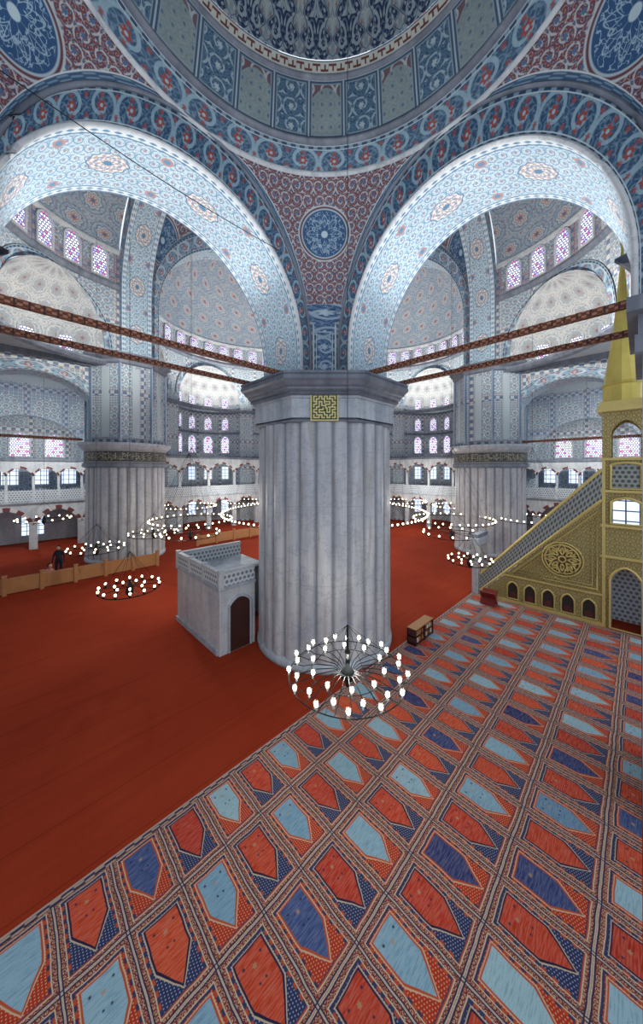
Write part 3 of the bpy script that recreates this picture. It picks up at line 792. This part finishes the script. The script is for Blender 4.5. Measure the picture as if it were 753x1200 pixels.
# ------------------------------------------------------------ far corner bays (mirror pair)
def corner(mir):
    T=(lambda a,b:(a,b)) if not mir else (lambda a,b:(b,a))
    nm='southeast' if mir else 'northwest'
    A=Vector((*T(1,0),0)); N=Vector((*T(0,1),0))
    mb=MB()
    archwall(mb,(*T(-5,17.2),0),A,N,3.4,8.9,3.2,0,13.2,-6,4.0,1.5,'tile','soff_big')
    mb.obj('wall_aisle_arch_'+nm,struct=True)
    mb=MB()
    pa=archpts(3.4,8.9,3.2,30,False,6.4); pb=archpts(4.0,8.9,3.8,30,False,6.4)
    P=lambda x,z,d: (*T(-5+x,17.2-d),z)
    mb.grid([[P(x,z,.05) for x,z in pa],[P(x,z,.05) for x,z in pb]],'archbig',[[(i*.33,0) for i in range(len(pa))],[(i*.33,1) for i in range(len(pa))]])
    a=T(-11,16.85);b=T(-2,17.3); mb.box(min(a[0],b[0]),min(a[1],b[1]),12.9,max(a[0],b[0]),max(a[1],b[1]),13.3,'marbled')
    mb.obj('trim_aisle_'+nm,struct=True)
    mb=MB(); p,q=T(-12,17.5),T(1.5,28.6); mb.box(min(p[0],q[0]),min(p[1],q[1]),13.2,max(p[0],q[0]),max(p[1],q[1]),13.4,'plaster'); mb.obj('ceiling_corner_'+nm,struct=True)
    mb=MB(); archwall(mb,(*T(-5,26.9),0),A,N,3.6,7.6,3.0,0,13.2,-7,6,.6,'tileblue','soff_big',False)
    mb.obj('wall_aisle_inner_arch_'+nm,struct=True)
    mb=MB()
    for x0,x1 in ((-12,2),):
        for z0,z1,mt in ((0,3.6,'marblew'),(3.6,7.2,'tileblue'),(7.2,13.2,'tile')):
            p,q=T(x0,28.5),T(x1,28.5); mb.face([(*p,z0),(*q,z0),(*q,z1),(*p,z1)],mt,[(x0,z0),(x1,z0),(x1,z1),(x0,z1)])
    mb.obj('wall_'+nm,struct=True)
    for x in (-7.6,-5.4,-3.2): window((*T(x,28.4),7.3),A,-N,.6,1.9,'winw')
    for x in (-7.9,-6.0,-4.1,-2.2): window((*T(x,28.4),4.9),A,-N,.5,1.3,'pane',0)
    for x in (-7.6,-4.6): window((*T(x,28.4),.6),A,-N,.7,1.9,'pane',0)
    mb=MB(); w=3.0
    for g in range(4):
        xo=-9.2+g*w
        archwall(mb,(*T(xo,25.0),0),A,N,w/2-.25,1.9,1.15,0,3.6,-w/2,w/2,.35,'marblew','marblew',True,14,vous=.3)
    for g in range(8):
        xo=-9.95+g*w/2
        archwall(mb,(*T(xo,25.05),0),A,N,w/4-.08,5.7,.6,3.75,6.9,-w/4,w/4,.15,'marblew','marblew',True,10,vous=.14)
    p,q=T(-10.7,24.8),T(1.3,28.4); mb.box(min(p[0],q[0]),min(p[1],q[1]),3.6,max(p[0],q[0]),max(p[1],q[1]),3.75,'marble')
    p,q=T(-10.7,24.9),T(1.3,25.4); mb.box(min(p[0],q[0]),min(p[1],q[1]),6.85,max(p[0],q[0]),max(p[1],q[1]),7.05,'marbled')
    p,q=T(-10.7,24.85),T(1.3,24.97); mb.box(min(p[0],q[0]),min(p[1],q[1]),3.75,max(p[0],q[0]),max(p[1],q[1]),4.6,'latw')
    for g in range(9):
        p=T(-10.7+g*1.5,24.9); mb.box(p[0]-.09,p[1]-.09,3.75,p[0]+.09,p[1]+.09,4.75,'marblew')
    mb.obj('wall_gallery_'+nm,struct=True)
    p,q=T(-9.5,17.9),T(-1.8,18.05)
    if not mir: p,q=(-9.5,17.9),(-4.8,18.05)
    mb=MB(); mb.box(min(p[0],q[0]),min(p[1],q[1]),8.1,max(p[0],q[0]),max(p[1],q[1]),8.26,'beam')
    mb.obj('tie_beam',label='slim painted tie beam across a distant arch',cat='beam',group='tie beams')
corner(False); corner(True)
# ------------------------------------------------------------ near tie beams
zb=CZ+2.97
for ax,end in ((0,-8.9),(1,-8.3)):
    for off in (-.4,1.3):
        mb=MB()
        if ax==0: mb.box(end,off-.06,zb-.065,-1.7,off+.06,zb+.065,'beam')
        else: mb.box(off-.06,end,zb-.065,off+.06,-1.7,zb+.065,'beam')
        mb.obj('tie_beam',label='red and cream painted wooden tie beam spanning the arch',cat='beam',group='tie beams')
pts=[]
for i in range(21):
    t=i/20; pts.append((-8.45+t*5.85,-1.0+t*.33,12.62+.1*t-.25*math.sin(pi*t)*.5))
mb=MB(); mb.tube(pts,.01,'iron',5); mb.obj('cable',label='thin black cable strung across the arch',cat='cable')
# ------------------------------------------------------------ minbar
XF=8.3; V0=-2.63
par=empty('minbar',(XF,V0,0),'tall gilded marble pulpit staircase with pointed spire','pulpit')
def mp(s,d,z): return (XF+d,V0-s,z)
def mbox(mb,s0,d0,z0,s1,d1,z1,mat): mb.box(XF+d0,V0-s1,z0,XF+d1,V0-s0,z1,mat)
S1=4.57; 
mb=MB()
for d in (0,1.3):
    mb.face([mp(.1,d,0),mp(S1,d,0),mp(S1,d,4.95),mp(.1,d,.15)],'gold',[(0,0),(4.5,0),(4.5,4.95),(0,.15)])
mb.obj('side_panel',parent=par,label='carved gilded triangular side')
mb=MB()
mbox(mb,.0,-.06,0,S1,.0,.14,'goldp'); mbox(mb,1.0,-.05,1.2,S1,.0,1.28,'goldp')
mb.tube([mp(1.45,-.03,1.42),mp(S1-.15,-.03,1.42),mp(S1-.15,-.03,4.5),],.045,'goldp',6,True)
mb.tube([mp(1.75,-.03,1.55),mp(S1-.3,-.03,1.55),mp(S1-.3,-.03,4.1),],.025,'goldp',6,True)
mb.obj('side_moulding',parent=par)
mb=MB(); c=mp(3.3,-.03,2.4)
def ringpts(R,n=48,k=0,a=0): return [(c[0]-.02,c[1]+(R+a*math.cos(k*t))*math.cos(t),c[2]+(R+a*math.cos(k*t))*math.sin(t)) for t in [2*pi*i/n for i in range(n)]]
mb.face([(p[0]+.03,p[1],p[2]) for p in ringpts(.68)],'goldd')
for R,k,a in ((.7,0,0),(.5,8,.12),(.3,8,-.1),(.4,16,.1),(.12,0,0),(.6,0,0)): mb.tube(ringpts(R,96,k,a),.035,'goldp',5,True)
mb.obj('rosette',parent=par,label='round openwork gilded rosette')
for i in range(5):
    s=1.45+i*.68; mb=MB(); pts=archpts(.22,.72,.26,10,True)
    pts=[(-.22,.2)]+pts+[(.22,.2)]
    mb.face([mp(s+x,-.012,z) for x,z in pts],'shadow'); mb.tube([mp(s+x,-.03,z) for x,z in pts],.035,'goldp',5,True)  # flat dark arch painted in place of a shaded hollow
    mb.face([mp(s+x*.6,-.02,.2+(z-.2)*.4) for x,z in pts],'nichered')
    mb.obj('niche',parent=par,label='small arched niche at the pulpit base')
for d in (-.05,1.27):
    mb=MB(); mb.face([mp(0,d,.2),mp(S1,d,5.0),mp(S1,d,6.2),mp(0,d,1.0)],'lat',[(0,0),(6.6,0),(6.6,.85),(0,.85)])
    mb.face([mp(0,d+.08,.2),mp(S1,d+.08,5.0),mp(S1,d+.08,6.2),mp(0,d+.08,1.0)],'lat',[(0,0),(6.6,0),(6.6,.85),(0,.85)])
    for a,b in ((.2,5.0),(1.0,6.2)): mb.tube([mp(0,d+.04,a),mp(S1,d+.04,b)],.07,'goldp',6)
    mb.obj('balustrade',parent=par,label='pierced balustrade with gilded rails sloping up the stairs')
for i in range(18):
    mb=MB(); s=.1+i*.25; mbox(mb,s,.05,max(0,i*.27-.1),s+.27,1.25,(i+1)*.27,'marblew'); mb.obj('step',parent=par)
mb=MB()
for d in (-.1,1.15):
    mbox(mb,-.35,d,0,-.05,d+.25,2.5,'marblew')
mbox(mb,-.42,-.15,2.4,.0,1.45,2.75,'marble'); mbox(mb,-.35,-.1,2.75,-.07,1.4,2.95,'marbled')
mb.obj('entry_portal',parent=par,label='grey marble gateway at the stair foot')
mb=MB()
archwall(mb,mp(S1+.68,0,0),(0,-1,0),(1,0,0),.44,1.9,.55,0.0,2.75,-.68,.67,1.3,'gold','marblew',True,14)
mbox(mb,S1,0,2.75,S1+1.35,1.3,6.6,'gold')
for z in (2.75,3.95,5.3,6.55): mbox(mb,S1-.05,-.08,z,S1+1.42,.02,z+.1,'goldp')
for s in (S1,S1+1.25): mbox(mb,s,-.05,0,s+.1,.02,6.6,'goldp')
mb.obj('tower_base',parent=par,label='gilded carved tower base with arched passage')
sc_=S1+.68
def arched(name,s,z0,hw,sp,ri,mat,lab,inner=None):
    mb=MB(); pts=[(-hw,z0)]+archpts(hw,sp,ri,12,True)+[(hw,z0)]
    if mat: mb.face([mp(s+x,-.03,z) for x,z in pts],mat,[(x,z) for x,z in pts])
    mb.tube([mp(s+x,-.05,z) for x,z in pts],.05,'goldp',5,True)
    mb.obj(name,parent=par,label=lab)
arched('door_frame',sc_,.05,.45,1.9,.55,None,'gilded arched door frame')
mb=MB(); mbox(mb,sc_-.43,1.1,.02,sc_+.43,1.14,2.4,'latw'); mb.obj('grille',parent=par,label='grey-blue marble grille inside the passage')
arched('tower_window',sc_,4.1,.42,4.9,.2,'pane','bright barred window')
arched('lattice_panel',sc_,5.45,.42,6.35,.1,'lat','pierced lattice panel')
mb=MB()
archwall(mb,mp(sc_,0,0),(0,-1,0),(1,0,0),.42,7.6,.5,6.6,8.5,-.68,.68,.12,'gold','goldp',True,12)
archwall(mb,mp(sc_,1.18,0),(0,-1,0),(1,0,0),.42,7.6,.5,6.6,8.5,-.68,.68,.12,'gold','goldp',True,12)
archwall(mb,mp(S1,.65,0),(1,0,0),(0,-1,0),.42,7.6,.5,6.6,8.5,-.65,.65,.12,'gold','goldp',True,12)
archwall(mb,mp(S1+1.23,.65,0),(1,0,0),(0,-1,0),.42,7.6,.5,6.6,8.5,-.65,.65,.12,'gold','goldp',True,12)
mbox(mb,S1-.15,-.15,8.45,S1+1.5,1.45,8.65,'goldp'); mbox(mb,S1-.08,-.08,8.65,S1+1.43,1.38,8.85,'goldp')
mb.obj('kiosk',parent=par,label='open arched canopy kiosk')
mb=MB(); c=mp(sc_-.12,.65,0)
mb.lathe([(.58,8.85),(.6,9.5),(.66,9.55),(.56,9.65),(.5,10.1),(.27,11.8),(.08,14.2),(.035,15.1)],c[0],c[1],'spire',12)
mb.obj('spire',parent=par,label='faceted greenish gold conical spire')
mb=MB(); mb.lathe([(.02,15.0),(.09,15.15),(.03,15.25),(.07,15.4),(.02,15.5),(.02,15.9),(.001,15.95)],c[0],c[1],'goldp',10); mb.obj('finial',True,parent=par)
# ------------------------------------------------------------ marble kiosk
par=empty('marble_enclosure',(-3.35,1.6,0),'pale marble walled box with pierced parapet beside the pillar','enclosure')
mb=MB(); x0,y0,x1,y1=-3.35,1.55,-2.0,5.2
mb.box(x0,y0,0,x1,y0+.15,2.15,'marblew'); mb.box(x0,y0+.15,0,x0+.15,y1,2.15,'marblew'); mb.box(x0+.15,y1-.15,0,x1+1.5,y1,2.15,'marblew'); mb.box(x0+.02,y0+.02,2.1,x1,y1-.02,2.2,'marble')
mb.box(x1,3.2,2.1,x1+1.5,y1-.02,2.2,'marble'); mb.box(x1+1.35,3.2,0,x1+1.5,y1,2.15,'marblew')
mb.box(x0-.06,y0-.06,2.15,x1,y0+.2,2.27,'marble'); mb.box(x0-.06,y0+.2,2.15,x0+.2,y1+.06,2.27,'marble'); mb.box(x0-.05,y0+.1,.0,x0-.001,y1+.05,.18,'marble')
mb.obj('body',parent=par)
mb=MB(); mb.box(x0,y0,2.27,x0+.08,y1,2.72,'latw'); mb.box(x0+.08,y0,2.27,x1,y0+.08,2.72,'latw'); mb.box(x0+.08,y1-.08,2.2,x1+1.5,y1,2.72,'latw')
mb.box(x0-.04,y0-.04,2.72,x0+.12,y1,2.8,'marblew'); mb.box(x0+.12,y0-.04,2.72,x1,y0+.12,2.8,'marblew'); mb.box(x0+.12,y1-.12,2.72,x1+1.5,y1+.04,2.8,'marblew')
for q in (0,.33,.66,1): mb.box(x0-.05,y0+q*(y1-y0)-.07,2.2,x0+.13,y0+q*(y1-y0)+.07,2.86,'marblew')
mb.obj('parapet',parent=par,label='pierced marble parapet')
mb=MB(); pts=[(-.42,0.02)]+archpts(.42,1.55,.3,10,True)+[(.42,.02)]
mb.face([(-2.6+x,y0-.02,z) for x,z in pts],'woodd'); mb.tube([(-2.6+x,y0-.03,z) for x,z in pts],.05,'marble',5)
mb.obj('door',parent=par,label='dark arched wooden door')
# ------------------------------------------------------------ rails
def rail(x0,x1,y,lab):
    par=empty('railing',(x0,y,0),lab,'railing','low wooden railings')
    n=max(1,int(round((x1-x0)/1.5))); w=(x1-x0)/n
    for i in range(n+1):
        mb=MB(); a=x0+i*w; mb.box(a-.08,y-.08,0,a+.08,y+.08,.92,'wood'); mb.box(a-.1,y-.1,.92,a+.1,y+.1,.97,'wood'); mb.obj('post',parent=par)
    for i in range(n):
        mb=MB(); a=x0+i*w+.08; b=a+w-.16
        mb.box(a,y-.03,.08,b,y+.03,.72,'wood'); mb.box(a,y-.05,.72,b,y+.05,.82,'wood'); mb.box(a+.12,y-.045,.2,b-.12,y+.045,.62,'wood')
        mb.obj('panel',parent=par)
rail(-9.8,-1.5,13.7,'low honey-coloured wooden railing on the red carpet')
rail(2.5,9,17.0,'low wooden railing in the hall')
# ------------------------------------------------------------ bookshelf
FZ=.021
par=empty('bookshelf',(1.75,-2.65,FZ),'low open wooden bookshelf beside the pillar','shelf')
mb=MB(); X0,X1,Y0,Y1=1.75,3.05,-2.75,-2.4
for z in (.04,.28,.54): mb.box(X0,Y0,z+FZ,X1,Y1,z+.04+FZ,'wood' if z>.5 else 'woodd')
for x in (X0,(X0+X1)/2-.02,X1-.04): mb.box(x,Y0,FZ,x+.04,Y1,.56+FZ,'woodd')
mb.box(X0,Y1-.03,FZ,X1,Y1,.56+FZ,'woodd'); mb.obj('frame',parent=par)
for i in range(12):
    x=X0+.06+(i%6)*.09+(.64 if i>5 else 0)
    for z in (.081,.321):
        h=random.uniform(.13,.17); mb=MB(); mb.box(x,Y0+.03,z+FZ,x+random.uniform(.04,.07),Y0+.22,z+h+FZ,random.choice(['white','white','wood','woodr']))
        mb.obj('book',label='small religious book standing on the low shelf',cat='book',group='books on the low shelf')
par=empty('book_stand',(7.3,-3.35,FZ),'dark red folding wooden book stand on the carpet','book stand')
for s in (-1,1):
    mb=MB(); M=Matrix.Translation((7.3,-3.35,.30))@Matrix.Rotation(s*math.radians(38),4,'Y')
    mb.box(-.02,-.32,-.33,.02,.32,.42,'woodr',M); mb.obj('leaf',parent=par)
# ------------------------------------------------------------ chandeliers
LG='chandeliers'
def near_ch(cx_,cy_,z,R):
    par=empty('chandelier',(cx_,cy_,z),'black iron ring chandelier with clear glass oil-style lamps','chandelier',LG)
    circ=lambda r,zz,n=64:[(cx_+r*math.cos(2*pi*i/n),cy_+r*math.sin(2*pi*i/n),zz) for i in range(n)]
    mb=MB(); mb.tube(circ(R,z),.011,'iron',6,True); mb.obj('ring',True,par)
    mb=MB(); mb.tube(circ(R*.62,z+.06,40),.008,'iron',6,True); mb.obj('inner_ring',True,par)
    mb=MB(); mb.lathe([(.01,z-.3),(.05,z-.26),(.04,z-.2),(.13,z-.12),(.16,z-.02),(.11,z+.08),(.05,z+.14),(.04,z+.4),(.07,z+.45),(.03,z+.5),(.02,z+1.0)],cx_,cy_,'iron',16); mb.obj('hub',True,par)
    for i in range(24):
        a=2*pi*i/24; mb=MB()
        mb.tube([(cx_+r*math.cos(a),cy_+r*math.sin(a),z+dz) for r,dz in ((.1,0),(.3,.1),(.55*R,.08),(.8*R,-.01),(R,0))],.01,'iron',5); mb.obj('spoke',True,par)
    for i in range(8):
        a=2*pi*(i+.5)/8; mb=MB(); mb.tube([(cx_+R*math.cos(a),cy_+R*math.sin(a),z),(cx_,cy_,z+1.0)],.005,'iron',4); mb.obj('stay',False,par)
    mb=MB(); mb.tube([(cx_,cy_,z+.9),(cx_,cy_,CZ+13.2)],.007,'iron',5); mb.obj('suspension_wire',False,par)
    def lamp(x,y,zz):
        mb=MB(); mb.lathe([(.012,zz-.08),(.02,zz-.05),(.025,zz),(.04,zz+.03),(.05,zz+.08),(.048,zz+.1)],x,y,'glass',12); g=mb.obj('glass_lamp',True,par)
        mb=MB(); mb.sphere((x,y,zz+.045),.036,'bulb',10,6,1.0); b=mb.obj('bulb',True); b.parent=g
    for i in range(26):
        a=2*pi*i/26; dr=.14*(i%2); lamp(cx_+(R-dr)*math.cos(a),cy_+(R-dr)*math.sin(a),z+.07+.03*(i%2))
    for i in range(10):
        a=2*pi*(i+.3)/10; lamp(cx_+R*.62*math.cos(a),cy_+R*.62*math.sin(a),z+.12)
def pos(px,d):
    lat=(px-380)/370*d; return (-8.27+(d+lat)/1.4142,-8.27+(d-lat)/1.4142)
p=pos(407,6.6); near_ch(p[0],p[1],CZ-.645*6.6,1.22)
def far_ch(x,y,z,R,n,top,br=.06,inner=False):
    mb=MB(); circ=lambda r,zz,k:[(x+r*math.cos(2*pi*i/k),y+r*math.sin(2*pi*i/k),zz) for i in range(k)]
    mb.tube(circ(R,z,max(24,n)),.018,'iron',4,True)
    k=8 if R<2 else 12
    for i in range(k):
        a=2*pi*i/k
        if R<2: mb.tube([(x,y,z+.1),(x+R*math.cos(a),y+R*math.sin(a),z)],.012,'iron',4)
        mb.tube([(x+R*math.cos(a),y+R*math.sin(a),z),(x,y,z+(1.3 if R<2 else 5))],.006,'iron',3)
    if R<2: mb.lathe([(.02,z-.3),(.14,z-.1),(.1,z+.1),(.03,z+.3)],x,y,'iron',8)
    mb.tube([(x,y,z+(1.3 if R<2 else 5)),(x,y,top)],.007,'iron',4)
    rr=[R]+([R*.5] if inner else [])
    for q in rr:
        nn=n if q==R else n//2
        for i in range(nn):
            a=2*pi*i/nn; mb.sphere((x+q*math.cos(a),y+q*math.sin(a),z+.13),br,'bulbf',6,4,1.2); mb.lathe([(.02,z),(br*1.0,z+.08)],x+q*math.cos(a),y+q*math.sin(a),'iron',6)
    mb.obj('chandelier',False,label='iron ring chandelier with glowing lamps hanging low over red carpet' if R<2 else 'wide circular chandelier ring of glowing lamps in the hall',cat='chandelier',group=LG,loc=(x,y,z))
for px,y,w in ((152,690,31),(113,644,28),(180,626,26),(550,658,24)):
    zc=2.1; d=(CZ-zc)*370/(y-550); q=pos(px,d); far_ch(q[0],q[1],zc,w/370*d,14,CZ+12.5,.04,True)
far_ch(9,9,2.9,7.6,110,CZ+20,.055)
for x,y,R in ((.5,13.2,2.6),(13.2,.8,2.6),(17.3,-3.0,2.2),(3.5,21.2,2.4),(21.2,3.5,2.4),(21.2,9.5,2.4),(9.5,21.2,2.4)):
    far_ch(x,y,2.7,R,34,(CZ+12 if not(0<x<18 and 0<y<18) else CZ+20),.048)
for x,y in ((-6.5,21.5),(21.5,-5.5),(9,-.9),(-1.2,9.2),(15.5,21),(21,15)):
    far_ch(x,y,2.6,1.5,14,(CZ+6.5 if (x<0 and y>18) or (y<0 and x>18) else CZ+12),.05,False)
# ------------------------------------------------------------ people
def person(x,y,rot,seated,cl,lab):
    par=empty('person',(x,y,0),lab,'person')
    if seated: J=dict(pel=(0,0,.25),ch=(.02,0,.55),nk=(.04,0,.72),hd=(.07,0,.88),ht=(.07,0,.97))
    else: J=dict(pel=(0,0,.95),ch=(0,0,1.3),nk=(.01,0,1.47),hd=(.03,0,1.62),ht=(.03,0,1.72))
    V=[];E_=[];R=[]
    def add(p,r,par_=None):
        V.append(p);R.append(r)
        if par_ is not None: E_.append((par_,len(V)-1))
        return len(V)-1
    pel=add(J['pel'],.15); ch=add(J['ch'],.16,pel); nk=add(J['nk'],.06,ch); hd=add(J['hd'],.095,nk); ht=add(J['ht'],.075,hd)
    z=J['nk'][2]
    for s in (-1,1):
        sh=add((0,s*.17,z-.07),.065,ch)
        if seated: el=add((.12,s*.24,z-.3),.045,sh); ha=add((.3,s*.12,z-.42),.03,el); add((.37,s*.11,z-.43),.022,ha)
        else: el=add((.0,s*.25,z-.35),.045,sh); ha=add((.08,s*.27,z-.6),.03,el); add((.1,s*.27,z-.69),.022,ha)
        if seated: kn=add((.42,s*.2,.14),.08,pel); an=add((.1,s*.12,.08),.05,kn); add((-.05,s*.08,.06),.04,an)
        else: hp=add((0,s*.1,.85),.1,pel); kn=add((.02,s*.11,.48),.07,hp); an=add((0,s*.11,.08),.045,kn); add((.15,s*.12,.04),.035,an)
    me=D.meshes.new('body'); me.from_pydata(V,E_,[]); o=D.objects.new('body',me); COL.objects.link(o)
    o.modifiers.new('s','SKIN'); 
    for i,r in enumerate(R): me.skin_vertices[0].data[i].radius=(r,r)
    me.skin_vertices[0].data[0].use_root=True
    o.modifiers.new('ss','SUBSURF').levels=2; o.modifiers['ss'].render_levels=2
    me.materials.append(MT[cl]); o.parent=par
    h=J['hd']; mb=MB(); mb.sphere((h[0]+.025,0,h[2]+.01),.098,'skin',14,10,1.2); mb.lathe([(.001,0),(.02,.02),(.001,.05)],h[0]+.125,0,'skin',6,M=Matrix.Translation((0,0,h[2]-.02))); f=mb.obj('face',True); f.parent=par
    mb=MB(); mb.sphere((h[0]-.012,0,h[2]+.035),.108,'hair',14,10,1.15); f=mb.obj('hair',True); f.parent=par
    par.rotation_euler=(0,0,rot)
person(-6.2,15.7,math.radians(-110),False,'cloth','standing visitor in dark clothes behind the wooden railing')
person(-6.7,14.8,math.radians(-60),True,'cloth2','seated visitor in rose clothing on the red carpet')
# ------------------------------------------------------------ lights
def spot(loc,tgt,e,ang=110,col=(1,.98,.95),r=.12):  # floods on the near arches; all other spots are unseen added fill
    l=D.lights.new('flood_and_fill','SPOT'); l.energy=e; l.spot_size=math.radians(ang); l.spot_blend=.6; l.color=col; l.shadow_soft_size=r
    o=D.objects.new('flood_and_fill',l); COL.objects.link(o); o.location=loc
    o.rotation_euler=(Vector(tgt)-Vector(loc)).to_track_quat('-Z','Y').to_euler(); o['label']='arch flood and added fill spot aimed at vaults and walls'; o['category']='light'
for (l,t) in (((-3.4,1.3,zb+.2),(-6,.4,ZS+3.7)),((-7.4,1.3,zb+.2),(-5,.4,ZS+3.7)),((1.3,-3.2,zb+.2),(.4,-6,ZS+3.7)),((1.3,-7.2,zb+.2),(.4,-5,ZS+3.7))): spot(l,t,520,120)
for l,t in (((-5,9,13.6),(-5,15,18)),((9,-5,13.6),(15,-5,18))): spot(l,t,2300,150,(1,.96,.88))  # added fill, brightens the half-domes over the near aisles
for l,t in (((9,21,13.6),(9,24,20)),((21,9,13.6),(24,9,20))): spot(l,t,3300,150,(1,.97,.9))  # fill spots added to brighten the far exedrae
for l,t in (((-6,19.5,9),(-6,27,6)),((19.5,-6,9),(27,-6,6))): spot(l,t,1400,140)  # unseen fill added to lift the corner bay walls
spot((-5,-5,9.5),(-4.2,-4.2,20),330,150,(.9,.95,1))  # fill added in mid-air to light the near dome and pendentives
for loc,e,c in (((p[0],p[1],CZ-4.0),120,(1,.93,.82)),((9,9,3.4),1300,(1,.95,.86)),((8,20,4.5),500,(1,.97,.92)),((20,8,4.5),500,(1,.97,.92)),((-3,8,4.5),350,(1,.95,.86)),((8,-2,4.5),250,(1,.95,.86))):
    q=D.lights.new('lamp_glow','POINT'); q.energy=e; q.color=c; q.shadow_soft_size=.1; o=D.objects.new('lamp_glow',q); COL.objects.link(o); o.location=loc
    o['label']='warm glow of the hanging lamps'; o['category']='light'
w=D.worlds.new('World'); SC.world=w; w.use_nodes=True
b=w.node_tree.nodes['Background']; b.inputs[0].default_value=(.84,.90,.98,1); b.inputs[1].default_value=1.12
# ------------------------------------------------------------ camera
cam=D.cameras.new('Camera'); co=D.objects.new('Camera',cam); COL.objects.link(co); SC.camera=co
co.location=(-8.27,-8.27,CZ); co.rotation_euler=(pi/2,0,-pi/4)
cam.sensor_fit='HORIZONTAL'; cam.sensor_width=36; cam.lens=36*370/753; cam.shift_x=-3.5/753; cam.shift_y=-50/753; cam.clip_start=.05; cam.clip_end=200
SC.view_settings.view_transform='Standard'
